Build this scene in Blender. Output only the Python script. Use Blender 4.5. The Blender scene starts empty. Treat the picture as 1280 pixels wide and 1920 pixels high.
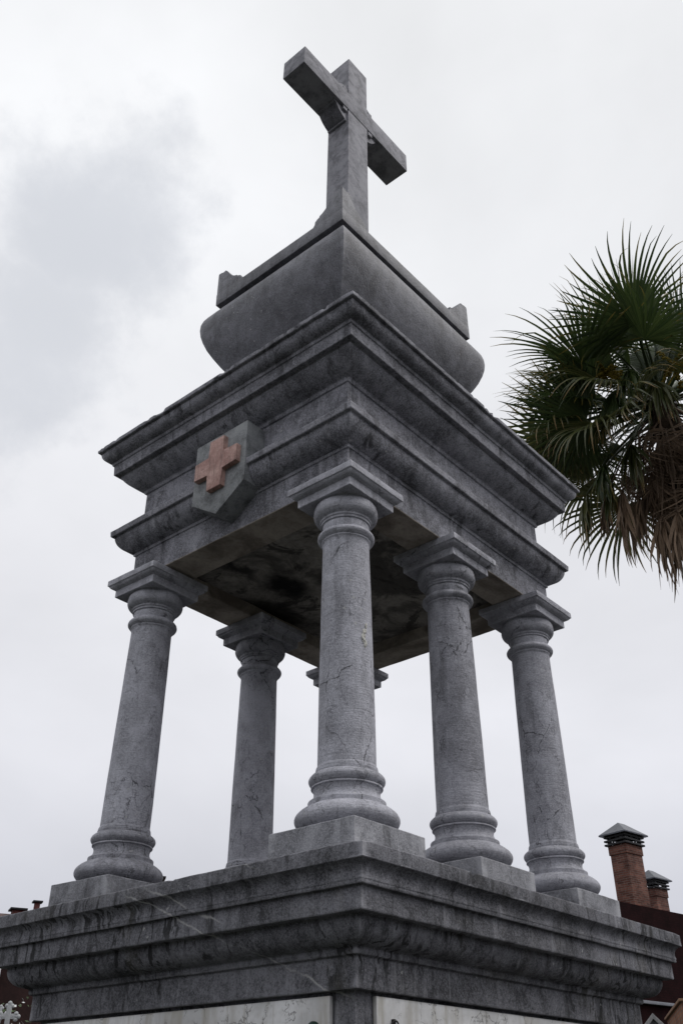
import bpy, bmesh, math, random
from mathutils import Vector, Matrix, noise
R = math.radians
random.seed(7)
sc = bpy.context.scene
COL = sc.collection

# ------------------------------------------------------------------ camera
S = 1.6                                    # metres per survey unit of the monument
cam = bpy.data.cameras.new('camera')
cam.sensor_fit = 'VERTICAL'; cam.sensor_height = 24.0; cam.lens = 24.0*1747.94/1920.0
cam.clip_start = 0.05; cam.clip_end = 2000
co = bpy.data.objects.new('camera', cam); COL.objects.link(co)
cr = Vector((0.64949829, -0.76036238, -0.00100872)); cu = Vector((-0.41581224, -0.3562951, 0.83675204))
cf = Vector((0.63659418, 0.54304958, 0.54758104))
CAM = Vector((-2.05784377, -1.73568988, -0.56198697))*S
m = Matrix((cr, cu, -cf)).transposed().to_4x4(); m.translation = CAM
co.matrix_world = m
sc.camera = co

# ------------------------------------------------------------------ world, sun, exposure
SUN_AZ, SUN_EL = R(-55), R(52)
w = bpy.data.worlds.new('World'); sc.world = w; w.use_nodes = True
wt = w.node_tree; wt.nodes.clear()
def wn(t, **k):
    n = wt.nodes.new(t)
    for a, b in k.items(): setattr(n, a, b)
    return n
def wl(a, b): wt.links.new(a, b)
wout = wn('ShaderNodeOutputWorld')
sky = wn('ShaderNodeTexSky', sky_type='NISHITA'); sky.sun_disc = False
sky.sun_elevation = SUN_EL; sky.sun_rotation = R(90)-SUN_AZ; sky.dust_density = 4; sky.air_density = 1
bg1 = wn('ShaderNodeBackground'); wl(sky.outputs[0], bg1.inputs[0]); bg1.inputs[1].default_value = 0.08
tc = wn('ShaderNodeTexCoord')
def wmath(op, a, b=None, c=None, clamp=False):
    n = wn('ShaderNodeMath', operation=op, use_clamp=clamp)
    for i, v in enumerate((a, b, c)):
        if v is None: continue
        if hasattr(v, 'links'): wl(v, n.inputs[i])
        else: n.inputs[i].default_value = v
    return n.outputs[0]
def wnoise(scale, detail, rough, dist=0.0, stretch=(1, 1, 1), off=(0, 0, 0)):
    mp = wn('ShaderNodeMapping'); mp.inputs['Scale'].default_value = stretch; mp.inputs['Location'].default_value = off
    wl(tc.outputs['Generated'], mp.inputs[0])
    n = wn('ShaderNodeTexNoise'); wl(mp.outputs[0], n.inputs['Vector'])
    n.inputs['Scale'].default_value = scale; n.inputs['Detail'].default_value = detail
    n.inputs['Roughness'].default_value = rough; n.inputs['Distortion'].default_value = dist
    return n
nb = wnoise(1.7, 5, .5, .3, (1, 1, 1.7), (.3, .7, .2))
nf = wnoise(4.5, 6, .55, .3, (1, 1, 1.6), (2.3, .1, .9))
# soft darker cloud masses: directions in the sky with ragged noise edges
warp = wn('ShaderNodeVectorMath', operation='SCALE'); warp.inputs['Scale'].default_value = .34
sub = wn('ShaderNodeVectorMath', operation='SUBTRACT'); sub.inputs[1].default_value = (.5, .5, .5)
wl(wnoise(5.0, 8, .6).outputs['Color'], sub.inputs[0]); wl(sub.outputs[0], warp.inputs[0])
wadd = wn('ShaderNodeVectorMath', operation='ADD'); wl(tc.outputs['Generated'], wadd.inputs[0]); wl(warp.outputs[0], wadd.inputs[1])
wnorm = wn('ShaderNodeVectorMath', operation='NORMALIZE'); wl(wadd.outputs[0], wnorm.inputs[0])
def cloud(d, inner, outer):
    dn = wn('ShaderNodeVectorMath', operation='DOT_PRODUCT'); wl(wnorm.outputs[0], dn.inputs[0])
    dn.inputs[1].default_value = Vector(d).normalized()
    mr = wn('ShaderNodeMapRange', interpolation_type='SMOOTHSTEP'); wl(dn.outputs['Value'], mr.inputs['Value'])
    mr.inputs['From Min'].default_value = math.cos(R(outer)); mr.inputs['From Max'].default_value = math.cos(R(inner))
    return mr.outputs[0]
c1 = wmath('MAXIMUM', cloud((.318, .60, .733), 1, 9), wmath('MULTIPLY', cloud((.30, .69, .655), 1, 8), .9))
sep = wn('ShaderNodeSeparateXYZ'); wl(tc.outputs['Generated'], sep.inputs[0])
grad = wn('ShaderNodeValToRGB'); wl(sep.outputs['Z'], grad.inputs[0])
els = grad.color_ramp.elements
els[0].position = 0.0; els[0].color = (.13, .14, .15, 1)  # unseen horizon band, darkened to keep low light off the moulding undersides
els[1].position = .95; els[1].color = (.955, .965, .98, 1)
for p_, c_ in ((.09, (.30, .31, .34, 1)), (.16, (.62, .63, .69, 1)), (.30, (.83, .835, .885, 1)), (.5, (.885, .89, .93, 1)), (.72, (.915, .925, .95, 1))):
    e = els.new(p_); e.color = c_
def wmix(fac, a, b, blend='MIX'):
    n = wn('ShaderNodeMix', data_type='RGBA', blend_type=blend)
    if hasattr(fac, 'links'): wl(fac, n.inputs[0])
    else: n.inputs[0].default_value = fac
    for i, v in ((6, a), (7, b)):
        if hasattr(v, 'links'): wl(v, n.inputs[i])
        else: n.inputs[i].default_value = v
    return n.outputs[2]
mott = wmath('MULTIPLY_ADD', nb.outputs['Fac'], .50, .725)
mott2 = wmath('MULTIPLY_ADD', nf.outputs['Fac'], .16, .965)
mot = wmath('MULTIPLY', mott, wmath('SUBTRACT', mott2, .045))
cmb = wn('ShaderNodeCombineColor')
for i in range(3): wl(mot, cmb.inputs[i])
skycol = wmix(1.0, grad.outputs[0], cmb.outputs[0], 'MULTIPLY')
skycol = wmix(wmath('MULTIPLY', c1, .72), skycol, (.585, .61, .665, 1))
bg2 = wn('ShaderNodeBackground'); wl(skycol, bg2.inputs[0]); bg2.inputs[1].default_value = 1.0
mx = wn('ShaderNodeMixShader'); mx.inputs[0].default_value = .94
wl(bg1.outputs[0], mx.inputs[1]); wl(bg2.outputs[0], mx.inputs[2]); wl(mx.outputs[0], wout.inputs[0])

sl = bpy.data.lights.new('sun', 'SUN'); sl.energy = 1.15; sl.angle = R(35); sl.color = (1, .97, .93)
so = bpy.data.objects.new('sun', sl); COL.objects.link(so)
sd = Vector((math.cos(SUN_EL)*math.cos(SUN_AZ), math.cos(SUN_EL)*math.sin(SUN_AZ), math.sin(SUN_EL)))
so.rotation_euler = sd.to_track_quat('Z', 'Y').to_euler(); so.location = sd*60
vs = sc.view_settings; vs.view_transform = 'Standard'; vs.look = 'None'; vs.exposure = .06; vs.gamma = 1; vs.use_curve_mapping = False

# ------------------------------------------------------------------ material helpers
class NT:
    def __init__(s, name):
        s.m = bpy.data.materials.new(name); s.m.use_nodes = True; s.t = s.m.node_tree
        s.b = s.t.nodes['Principled BSDF']; s.pos = s.n('ShaderNodeNewGeometry').outputs['Position']
    def n(s, t, **k):
        n = s.t.nodes.new(t)
        for a, b in k.items(): setattr(n, a, b)
        return n
    def set(s, sock, v):
        if hasattr(v, 'links'): s.t.links.new(v, sock)
        else: sock.default_value = v
    def math(s, op, a, b=None, c=None, clamp=False):
        n = s.n('ShaderNodeMath', operation=op, use_clamp=clamp)
        for i, v in enumerate((a, b, c)):
            if v is not None: s.set(n.inputs[i], v)
        return n.outputs[0]
    def mapped(s, scale, vec=None, loc=(0, 0, 0), rot=(0, 0, 0)):
        mp = s.n('ShaderNodeMapping'); s.set(mp.inputs[0], vec or s.pos)
        mp.inputs['Scale'].default_value = scale; mp.inputs['Location'].default_value = loc; mp.inputs['Rotation'].default_value = rot
        return mp.outputs[0]
    def noise(s, scale, detail=4, rough=.55, dist=0, vec=None):
        n = s.n('ShaderNodeTexNoise'); s.set(n.inputs['Vector'], vec or s.pos)
        n.inputs['Scale'].default_value = scale; n.inputs['Detail'].default_value = detail
        n.inputs['Roughness'].default_value = rough; n.inputs['Distortion'].default_value = dist
        return n.outputs['Fac'], n.outputs['Color']
    def ramp(s, v, lo, hi, a=0., b=1., smooth=True):
        n = s.n('ShaderNodeMapRange'); n.interpolation_type = 'SMOOTHSTEP' if smooth else 'LINEAR'
        s.set(n.inputs['Value'], v); n.inputs['From Min'].default_value = lo; n.inputs['From Max'].default_value = hi
        n.inputs['To Min'].default_value = a; n.inputs['To Max'].default_value = b
        return n.outputs[0]
    def mix(s, fac, a, b, blend='MIX'):
        n = s.n('ShaderNodeMix', data_type='RGBA', blend_type=blend)
        s.set(n.inputs[0], fac)
        for i, v in ((6, a), (7, b)):
            if not hasattr(v, 'links'): v = tuple(v)+((1,) if len(v) == 3 else ())
            s.set(n.inputs[i], v)
        return n.outputs[2]
    def warp(s, amount, scale, detail=3, vec=None):
        a = s.n('ShaderNodeVectorMath', operation='SUBTRACT'); s.set(a.inputs[0], s.noise(scale, detail, .6, vec=vec)[1]); a.inputs[1].default_value = (.5, .5, .5)
        b = s.n('ShaderNodeVectorMath', operation='MULTIPLY_ADD'); s.set(b.inputs[0], a.outputs[0]); b.inputs[1].default_value = (amount,)*3
        s.set(b.inputs[2], vec or s.pos); return b.outputs[0]
    def cells(s, scale, vec=None):
        v = s.n('ShaderNodeTexVoronoi', feature='DISTANCE_TO_EDGE'); s.set(v.inputs['Vector'], vec or s.pos); v.inputs['Scale'].default_value = scale
        return v.outputs['Distance']
    def bump(s, h, strength, dist, prev=None):
        b = s.n('ShaderNodeBump'); s.set(b.inputs['Height'], h); b.inputs['Strength'].default_value = strength; b.inputs['Distance'].default_value = dist
        if prev: s.set(b.inputs['Normal'], prev)
        return b.outputs[0]
    def done(s, col, rough=.7, nrm=None, spec=.3):
        s.set(s.b.inputs['Base Color'], col if hasattr(col, 'links') else tuple(col)+(1,)); s.set(s.b.inputs['Roughness'], rough)
        s.b.inputs['Specular IOR Level'].default_value = spec
        if nrm: s.set(s.b.inputs['Normal'], nrm)
        return s.m

def stone(name, c0, c1, streak=.4, crack=.4, vein=.2, stain=.3, tool=0., grain=1., seed=0., rough=.75, moss=.0, drip=0.):
    """grey weathered limestone: mottling, grain, rain streaks, hair cracks, pale veins, black crust"""
    t = NT(name); off = (seed*3.1, seed*1.7, seed*.9)
    P = t.mapped((1, 1, 1), loc=off)
    big, _ = t.noise(1.6, 6, .6, .4, vec=P)
    mid, _ = t.noise(9, 6, .65, .3, vec=P)
    fine, _ = t.noise(85, 4, .75, vec=P)
    spk, _ = t.noise(190, 2, .6, vec=P)
    f = t.math('MULTIPLY_ADD', t.math('SUBTRACT', big, .5), 1.7, .47)
    f = t.math('MULTIPLY_ADD', t.math('SUBTRACT', mid, .5), 1.9, f)
    f = t.math('MULTIPLY_ADD', t.math('SUBTRACT', fine, .5), 2.2*grain, f)
    f = t.math('MULTIPLY_ADD', t.math('SUBTRACT', spk, .5), 1.6*grain, f, clamp=True)
    col = t.mix(f, c0, c1)
    rd = t.ramp(t.n('ShaderNodeObjectInfo').outputs['Random'], 0, 1, .82, 1.1, False)
    rc = t.n('ShaderNodeCombineColor')
    for i_, k_ in enumerate((.99, .993, 1.02)): t.set(rc.inputs[i_], t.math('MULTIPLY', rd, k_))
    col = t.mix(1., col, rc.outputs[0], 'MULTIPLY')
    # streaks run down the faces
    st, _ = t.noise(1., 6, .62, .6, vec=t.mapped((15, 15, 1.5), vec=t.warp(.08, 3, 3, vec=P)))
    stm = t.math('MULTIPLY', t.ramp(st, .50, .68), t.ramp(t.noise(2.3, 3, .5, vec=P)[0], .40, .62))
    col = t.mix(t.math('MULTIPLY', stm, streak), col, [v*.24 for v in c0])
    lt, _ = t.noise(1., 5, .6, .5, vec=t.mapped((21, 21, 2.2), vec=P, loc=(5, 2, 1)))
    col = t.mix(t.math('MULTIPLY', t.ramp(lt, .56, .74), .45*streak), col, [min(1, v*1.45) for v in c1])
    if drip:
        dv, _ = t.noise(1., 4, .6, .9, vec=t.mapped((26, 26, 4.2), vec=t.warp(.1, 4, 3, vec=P), loc=(1, 7, 2)))
        dm = t.math('MULTIPLY', t.ramp(dv, .53, .60), t.ramp(t.noise(1.5, 3, .55, vec=P)[0], .46, .60))
        col = t.mix(t.math('MULTIPLY', dm, drip), col, (.012, .012, .013))
    # black crust patches
    cr_, _ = t.noise(5.5, 8, .68, .8, vec=P)
    col = t.mix(t.math('MULTIPLY', t.ramp(cr_, .56, .72), stain), col, (.022, .022, .024))
    # cracks
    W = t.warp(.10, 7, 6, vec=P)
    d1 = t.cells(4.2, t.mapped((1.3, 1.3, .55), vec=W, rot=(.25, .2, 0)))
    m1 = t.ramp(t.noise(3.1, 3, .5, vec=P)[0], .45, .56); m2 = t.ramp(t.noise(3.7, 4, .6, vec=t.mapped((1, 1, 1), vec=P, loc=(4, 4, 4)))[0], .36, .56)
    wv = t.noise(22, 3, .6, vec=P)[0]
    k1 = t.math('MULTIPLY', t.math('LESS_THAN', d1, t.math('MULTIPLY', t.ramp(wv, .35, .7), .017)), m1)
    def ridge(sc_, det, wd, stretch, loc):
        n_, _ = t.noise(sc_, det, .55, .6, vec=t.mapped(stretch, vec=W, loc=loc, rot=(.3, .25, .4)))
        return t.ramp(t.math('ABSOLUTE', t.math('SUBTRACT', n_, .5)), 0, wd, 1, 0)
    r1 = t.math('MULTIPLY', ridge(3.0, 6, .006, (1.2, 1.2, .6), (1, 2, 3)), m2)
    r2 = t.math('MULTIPLY', ridge(8.0, 5, .011, (1, 1, .7), (7, 5, 2)), m1)
    k2 = t.math('MAXIMUM', r1, t.math('MULTIPLY', r2, .6))
    k = t.math('MAXIMUM', k1, t.math('MULTIPLY', k2, .8))
    col = t.mix(t.math('MULTIPLY', k, crack*.85), col, (.04, .04, .043))
    if vein and not drip:
        W2 = t.warp(.28, 2.5, 7, vec=t.mapped((1, 1, 1), vec=P, loc=(9, 3, 5), rot=(.5, .7, .2)))
        v1 = t.ramp(t.cells(.9, W2), .0, .006, 1, 0); v1 = t.math('MULTIPLY', v1, t.ramp(t.noise(2, 5, .6, vec=P)[0], .46, .60))
        col = t.mix(t.math('MULTIPLY', v1, vein), col, (.42, .42, .41))
    if drip:
        Wv = t.warp(.09, 4, 6, vec=P); sp_ = t.n('ShaderNodeSeparateXYZ'); t.set(sp_.inputs[0], t.mapped((1, 1, 1), vec=Wv, loc=tuple(-o for o in off)))
        for c_, y0_, y1v in ((-.41, -.2, .9), (-.069, .05, .45), (-.345, .35, .75)):
            dd = t.math('ABSOLUTE', t.math('SUBTRACT', t.math('SUBTRACT', sp_.outputs[2], t.math('MULTIPLY', sp_.outputs[1], .42)), c_))
            vm = t.math('MULTIPLY', t.ramp(dd, .001, .0065, 1, 0), t.math('MULTIPLY', t.ramp(sp_.outputs[1], y0_-.05, y0_+.05), t.ramp(sp_.outputs[1], y1v-.1, y1v+.1, 1, 0)))
            vm = t.math('MULTIPLY', vm, t.ramp(t.noise(5, 4, .6, vec=P)[0], .36, .55, .1, .85))
            col = t.mix(vm, col, (.40, .40, .395))
    if moss:
        mm = t.ramp(t.noise(2.6, 7, .65, .5, vec=t.mapped((1, 1, .7), vec=P, loc=(2, 8, 3)))[0], .52, .68)
        col = t.mix(t.math('MULTIPLY', mm, moss), col, (.16, .145, .10))
    sv = t.n('ShaderNodeTexVoronoi', feature='F1'); t.set(sv.inputs['Vector'], P); sv.inputs['Scale'].default_value = 16
    sm = t.math('MULTIPLY', t.math('LESS_THAN', sv.outputs['Distance'], t.math('MULTIPLY', t.ramp(t.noise(40, 3, .6, vec=P)[0], .4, .65), .16)), t.ramp(t.noise(2.2, 2, .5, vec=P)[0], .5, .58))
    col = t.mix(t.math('MULTIPLY', sm, .6), col, (.46, .46, .45))
    pt = t.ramp(t.n('ShaderNodeNewGeometry').outputs['Pointiness'], .51, .58)
    col = t.mix(t.math('MULTIPLY', pt, t.ramp(mid, .35, .6, .15, .6)), col, [min(1, v*1.5) for v in c1])
    n1 = t.bump(t.math('MULTIPLY_ADD', spk, .5, fine), .7, .005)
    n2 = t.bump(mid, .5, .012, n1)
    n3 = t.bump(t.math('SUBTRACT', 1., k), .5*min(1, crack*2), .006, n2)
    if tool:
        tl, _ = t.noise(1., 3, .6, .2, vec=t.mapped((9, 9, 130), vec=P))
        n3 = t.bump(tl, tool, .005, n3)
    return t.done(col, rough, n3)

def plain(name, c, rough=.6, var=.25, scale=12, metal=0., spec=.4):
    t = NT(name); f, _ = t.noise(scale, 5, .6); g, _ = t.noise(scale*7, 3, .6)
    f = t.math('ADD', t.math('MULTIPLY', f, .6), t.math('MULTIPLY', g, .4))
    col = t.mix(t.ramp(f, .3, .7), [v*(1-var) for v in c], [min(1, v*(1+var)) for v in c])
    t.b.inputs['Metallic'].default_value = metal
    return t.done(col, rough, t.bump(g, .3, .01), spec)

def brick(name, c0, c1, mortar, bw=.24, bh=.065, rot=0.):
    t = NT(name)
    tcd = t.n('ShaderNodeTexCoord').outputs['Object']
    sp = t.n('ShaderNodeSeparateXYZ'); t.set(sp.inputs[0], tcd)
    cb = t.n('ShaderNodeCombineXYZ'); t.set(cb.inputs[0], t.math('ADD', sp.outputs[0], sp.outputs[1])); t.set(cb.inputs[1], sp.outputs[2])
    b = t.n('ShaderNodeTexBrick'); t.set(b.inputs['Vector'], cb.outputs[0])
    b.inputs['Color1'].default_value = (*c0, 1); b.inputs['Color2'].default_value = (*c1, 1); b.inputs['Mortar'].default_value = (*mortar, 1)
    b.inputs['Scale'].default_value = 1; b.inputs['Brick Width'].default_value = bw; b.inputs['Row Height'].default_value = bh
    b.inputs['Mortar Size'].default_value = .009; b.inputs['Mortar Smooth'].default_value = .3; b.inputs['Bias'].default_value = .1
    f, _ = t.noise(2.5, 6, .65); g, _ = t.noise(20, 4, .6)
    col = t.mix(t.ramp(f, .35, .7), b.outputs['Color'], (.5, .45, .45), 'MULTIPLY')
    col = t.mix(t.ramp(g, .3, .8, 0, .5), col, (.55, .5, .5), 'MULTIPLY')
    return t.done(col, .85, t.bump(b.outputs['Fac'], -.4, .01))

# stone of the monument
M_ENT = stone('entablature_stone', (.083, .083, .091), (.335, .334, .365), streak=.85, crack=.25, vein=.0, stain=.6, seed=1)
M_BASE = stone('base_stone', (.053, .053, .058), (.262, .262, .284), streak=.85, crack=.4, vein=.75, stain=.6, seed=2, moss=.14, drip=.9)
M_COL = stone('column_stone', (.245, .245, .264), (.49, .49, .53), streak=.35, crack=.85, vein=.0, stain=.12, tool=.6, seed=3, grain=.85)
M_PLINTH = stone('plinth_stone', (.115, .116, .124), (.34, .342, .362), streak=.55, crack=.5, vein=0, stain=.35, seed=8)
M_SARC = stone('sarcophagus_stone', (.085, .085, .094), (.225, .226, .248), streak=.5, crack=.12, vein=0, stain=.4, seed=4, rough=.5)
M_CROSS = stone('cross_stone', (.105, .104, .114), (.27, .268, .292), streak=.4, crack=.35, vein=0, stain=.3, seed=5)
M_BLOCK = stone('emblem_stone', (.10, .105, .108), (.27, .28, .285), streak=.75, crack=.15, vein=0, stain=.2, seed=6)

def m_red():
    t = NT('red_marble'); f, _ = t.noise(7, 6, .65, .4); g, _ = t.noise(45, 4, .7)
    col = t.mix(t.ramp(f, .3, .7), (.43, .25, .22), (.64, .43, .38))
    col = t.mix(t.ramp(g, .35, .75, 0, .45), col, (.20, .085, .065))
    col = t.mix(t.ramp(t.noise(16, 5, .7, .5)[0], .62, .74, 0, .6), col, (.07, .045, .04))
    col = t.mix(t.ramp(t.cells(6, t.warp(.3, 4, 4)), 0, .02, .4, 0), col, (.5, .34, .28))
    st, _ = t.noise(1., 6, .65, .6, vec=t.mapped((22, 22, 4))); col = t.mix(t.ramp(st, .5, .7, 0, .65), col, (.11, .075, .065))
    col = t.mix(t.ramp(t.noise(60, 4, .7)[0], .55, .75, 0, .6), col, (.55, .42, .37))
    return t.done(col, .7, t.bump(g, .6, .008, t.bump(f, .4, .02)))
M_RED = m_red()

def m_ceiling():
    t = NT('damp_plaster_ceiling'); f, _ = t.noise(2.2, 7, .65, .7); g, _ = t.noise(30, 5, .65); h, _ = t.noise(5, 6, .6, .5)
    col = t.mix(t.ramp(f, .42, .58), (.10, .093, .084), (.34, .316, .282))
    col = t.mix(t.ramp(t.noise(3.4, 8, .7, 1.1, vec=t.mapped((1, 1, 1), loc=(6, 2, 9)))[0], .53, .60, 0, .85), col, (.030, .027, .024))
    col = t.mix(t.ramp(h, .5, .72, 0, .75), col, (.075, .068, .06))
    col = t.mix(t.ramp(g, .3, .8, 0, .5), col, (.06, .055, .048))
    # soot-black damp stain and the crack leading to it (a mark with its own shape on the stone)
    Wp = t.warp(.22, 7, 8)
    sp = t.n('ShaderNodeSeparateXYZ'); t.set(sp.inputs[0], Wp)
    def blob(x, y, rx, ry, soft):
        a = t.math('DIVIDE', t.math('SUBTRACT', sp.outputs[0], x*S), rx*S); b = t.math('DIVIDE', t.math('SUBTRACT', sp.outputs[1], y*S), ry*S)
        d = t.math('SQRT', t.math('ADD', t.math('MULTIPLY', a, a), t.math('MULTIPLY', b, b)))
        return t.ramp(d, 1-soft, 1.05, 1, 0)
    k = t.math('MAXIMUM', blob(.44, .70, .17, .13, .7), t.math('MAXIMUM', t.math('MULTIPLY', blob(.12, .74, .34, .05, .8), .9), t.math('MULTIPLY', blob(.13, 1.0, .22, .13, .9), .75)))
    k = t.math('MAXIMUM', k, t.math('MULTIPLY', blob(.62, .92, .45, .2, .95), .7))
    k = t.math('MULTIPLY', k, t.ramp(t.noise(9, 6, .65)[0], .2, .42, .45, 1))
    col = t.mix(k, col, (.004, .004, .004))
    return t.done(col, .85, t.bump(h, .7, .03, t.bump(g, .5, .01)))
M_CEIL = m_ceiling()

def m_marble():
    t = NT('white_marble_panel'); f, _ = t.noise(3, 6, .6, .6); g, _ = t.noise(40, 4, .6)
    col = t.mix(t.ramp(f, .35, .7), (.50, .50, .50), (.74, .74, .745))
    s_, _ = t.noise(1, 5, .6, .4, vec=t.mapped((14, 14, 1.6))); col = t.mix(t.ramp(s_, .47, .72, 0, .75), col, (.36, .335, .28))
    col = t.mix(t.ramp(g, .45, .8, 0, .35), col, (.38, .36, .33))
    d = t.ramp(t.cells(9, t.warp(.25, 6, 6)), 0, .03, 1, 0)
    d = t.math('MULTIPLY', d, t.ramp(t.noise(4.5, 4, .6, vec=t.mapped((1, 1, 1), loc=(3, 1, 7)))[0], .47, .56))
    col = t.mix(t.math('MULTIPLY', d, .85), col, (.09, .085, .08))
    return t.done(col, .45, t.bump(g, .2, .004))
M_MARB = m_marble()
M_BRONZE = plain('green_bronze', (.018, .045, .035), .5, .4, 30, .3)
M_IRON = plain('dark_iron', (.025, .024, .024), .5, .3, 40, .5)
M_DEBRIS = plain('pale_flaked_stone', (.54, .53, .49), .85, .45, 90)

def m_beam():
    t = NT('stained_beam_underside'); f, _ = t.noise(2.6, 7, .65, .6); g, _ = t.noise(40, 5, .7)
    col = t.mix(t.ramp(f, .35, .65), (.16, .135, .11), (.44, .39, .335)); col = t.mix(t.ramp(g, .4, .8, 0, .5), col, (.12, .105, .09))
    return t.done(col, .85, t.bump(g, .6, .008))
M_BEAM = m_beam()

# ------------------------------------------------------------------ object helpers
def link(name, me, mat=None, parent=None):
    o = bpy.data.objects.new(name, me); COL.objects.link(o)
    if mat is not None and me is not None:
        for mm in (mat if isinstance(mat, (list, tuple)) else [mat]): me.materials.append(mm)
    if parent: o.parent = parent
    return o
def tag(o, label, cat, group=None):
    o['label'] = label; o['category'] = cat
    if group: o['group'] = group
    return o
def thing(name, label, cat, loc=(0, 0, 0), group=None):
    o = bpy.data.objects.new(name, None); COL.objects.link(o); o.location = loc; o.empty_display_size = .2
    return tag(o, label, cat, group)
def finish(bm, name, smooth=19):
    bmesh.ops.recalc_face_normals(bm, faces=bm.faces)
    me = bpy.data.meshes.new(name); bm.to_mesh(me); bm.free()
    for p in me.polygons: p.use_smooth = True
    me.set_sharp_from_angle(angle=R(smooth))
    return me
def jit(v, amp, freq, seed=0):
    n = noise.noise_vector(v*freq+Vector((seed, seed*.7, seed*1.3)))
    n2 = noise.noise_vector(v*freq*3.7+Vector((seed+3, 1, 2)))
    return v+n*amp+n2*amp*.45
def rounded(prof, r=.0035):
    """chamfer the hard corners of a profile so that the arrises are worn"""
    out = []
    for i, p in enumerate(prof):
        if 0 < i < len(prof)-1:
            a = Vector(prof[i-1][:2])-Vector(p[:2]); b = Vector(prof[i+1][:2])-Vector(p[:2])
            if a.length > 1e-6 and b.length > 1e-6 and abs(a.angle(b)) < R(145):
                ra = min(r, a.length*.4); rb = min(r, b.length*.4); q = Vector(p[:2])
                out += [q+a.normalized()*ra, q+(a.normalized()*ra+b.normalized()*rb)*.3, q+b.normalized()*rb]; continue
        out.append(Vector(p[:2]))
    return out
def arc(p0, p1, bulge, n=7):
    """curve from p0 to p1; bulge >0 bows to the right-hand side of the run"""
    p0 = Vector(p0); p1 = Vector(p1); d = p1-p0; nrm = Vector((d.y, -d.x))
    return [tuple(p0+d*t+nrm*bulge*4*t*(1-t)) for t in [i/n for i in range(n+1)]]
def rect_loft(prof, x0, x1, y0, y1, nseg=70, rnd=.0035, amp=.0022, freq=7, seed=0, cap=(True, True), chip=None, matf=None):
    """mitred moulding: sweeps profile (offset, z) round a rectangle; survey units in, metres out"""
    bm = bmesh.new(); pr = rounded(prof, rnd); rings = []
    for o, z in pr:
        c = [(x0-o, y0-o), (x1+o, y0-o), (x1+o, y1+o), (x0-o, y1+o)]; ring = []
        for i in range(4):
            a = c[i]; b = c[(i+1) % 4]
            for k in range(nseg):
                t = k/nseg; p = Vector((a[0]+(b[0]-a[0])*t, a[1]+(b[1]-a[1])*t, z))*S
                q = jit(p, amp, freq, seed)
                if chip and chip[0] <= z <= chip[1]:
                    h = .6*noise.noise(p*6+Vector((seed, 0, 5)))+.9*noise.noise(p*38)
                    corner = min(t, 1-t)*nseg < 1.5
                    if h > .38 or corner: 
                        k_ = min(.5, max(h-.38, .10 if corner else 0))*.05
                        cx = Vector(((x0+x1)/2*S, (y0+y1)/2*S, q.z)); q += (cx-q).normalized()*k_*.6; q.z += (-k_ if z > (chip[0]+chip[1])/2 else k_)*.5
                ring.append(bm.verts.new(q))
        rings.append(ring)
    n = len(rings[0])
    for j in range(len(rings)-1):
        for i in range(n):
            f = bm.faces.new((rings[j][i], rings[j][(i+1) % n], rings[j+1][(i+1) % n], rings[j+1][i]))
            if matf: f.material_index = matf((pr[j]+pr[j+1])/2)
    if cap[0]:
        f = bm.faces.new(rings[0][::-1])
        if matf: f.material_index = matf(pr[0])
    if cap[1]: bm.faces.new(rings[-1])
    return bm
def lathe(prof, n=72, rnd=.0017, amp=.0012, seed=0, cap=(True, True)):
    bm = bmesh.new(); pr = rounded(prof, rnd); rings = []
    for r_, z in pr:
        rings.append([bm.verts.new(jit(Vector((math.cos(2*math.pi*i/n)*r_, math.sin(2*math.pi*i/n)*r_, z))*S, amp, 8, seed)) for i in range(n)])
    for a, b in zip(rings, rings[1:]):
        for i in range(n): bm.faces.new((a[i], a[(i+1) % n], b[(i+1) % n], b[i]))
    if cap[0]: bm.faces.new(rings[0][::-1])
    if cap[1]: bm.faces.new(rings[-1])
    return bm
def box(bm, lo, hi, bev=0.0, k=1.0):
    r_ = bmesh.ops.create_cube(bm, size=1); vs_ = r_['verts']
    for v in vs_: v.co = Vector([(lo[i]+(v.co[i]+.5)*(hi[i]-lo[i]))*k for i in range(3)])
    if bev: bmesh.ops.bevel(bm, geom=list({e for v in vs_ for e in v.link_edges}), offset=bev, segments=2, affect='EDGES', profile=.6)
    return bm
def prism(bm, pts, axis, a, b, k=1.0, bev=0.0):
    """extrude a 2-D outline along axis ('x' or 'y' or 'z') from a to b"""
    def mk(p, d): return Vector((d, p[0], p[1]) if axis == 'x' else (p[0], d, p[1]) if axis == 'y' else (p[0], p[1], d))*k
    A = [bm.verts.new(mk(p, a)) for p in pts]; B = [bm.verts.new(mk(p, b)) for p in pts]; n = len(pts)
    fs = [bm.faces.new(A), bm.faces.new(B[::-1])]
    for i in range(n): fs.append(bm.faces.new((A[i], B[i], B[(i+1) % n], A[(i+1) % n])))
    if bev: bmesh.ops.bevel(bm, geom=list({e for f in fs for e in f.edges}), offset=bev, segments=2, affect='EDGES', profile=.6)
    return bm
def tube(bm, pts, rads, n=8):
    rings = []
    for i, p in enumerate(pts):
        p = Vector(p); d = (Vector(pts[min(i+1, len(pts)-1)])-Vector(pts[max(i-1, 0)])).normalized()
        a = d.orthogonal().normalized(); b = d.cross(a)
        rings.append([bm.verts.new(p+(a*math.cos(2*math.pi*k/n)+b*math.sin(2*math.pi*k/n))*rads[i]) for k in range(n)])
    for r0, r1 in zip(rings, rings[1:]):
        # align rings
        off = min(range(n), key=lambda s: (r1[s].co-r0[0].co).length)
        for k in range(n): bm.faces.new((r0[k], r0[(k+1) % n], r1[(k+1+off) % n], r1[(k+off) % n]))
    bm.faces.new(rings[0]); bm.faces.new(rings[-1])
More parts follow.
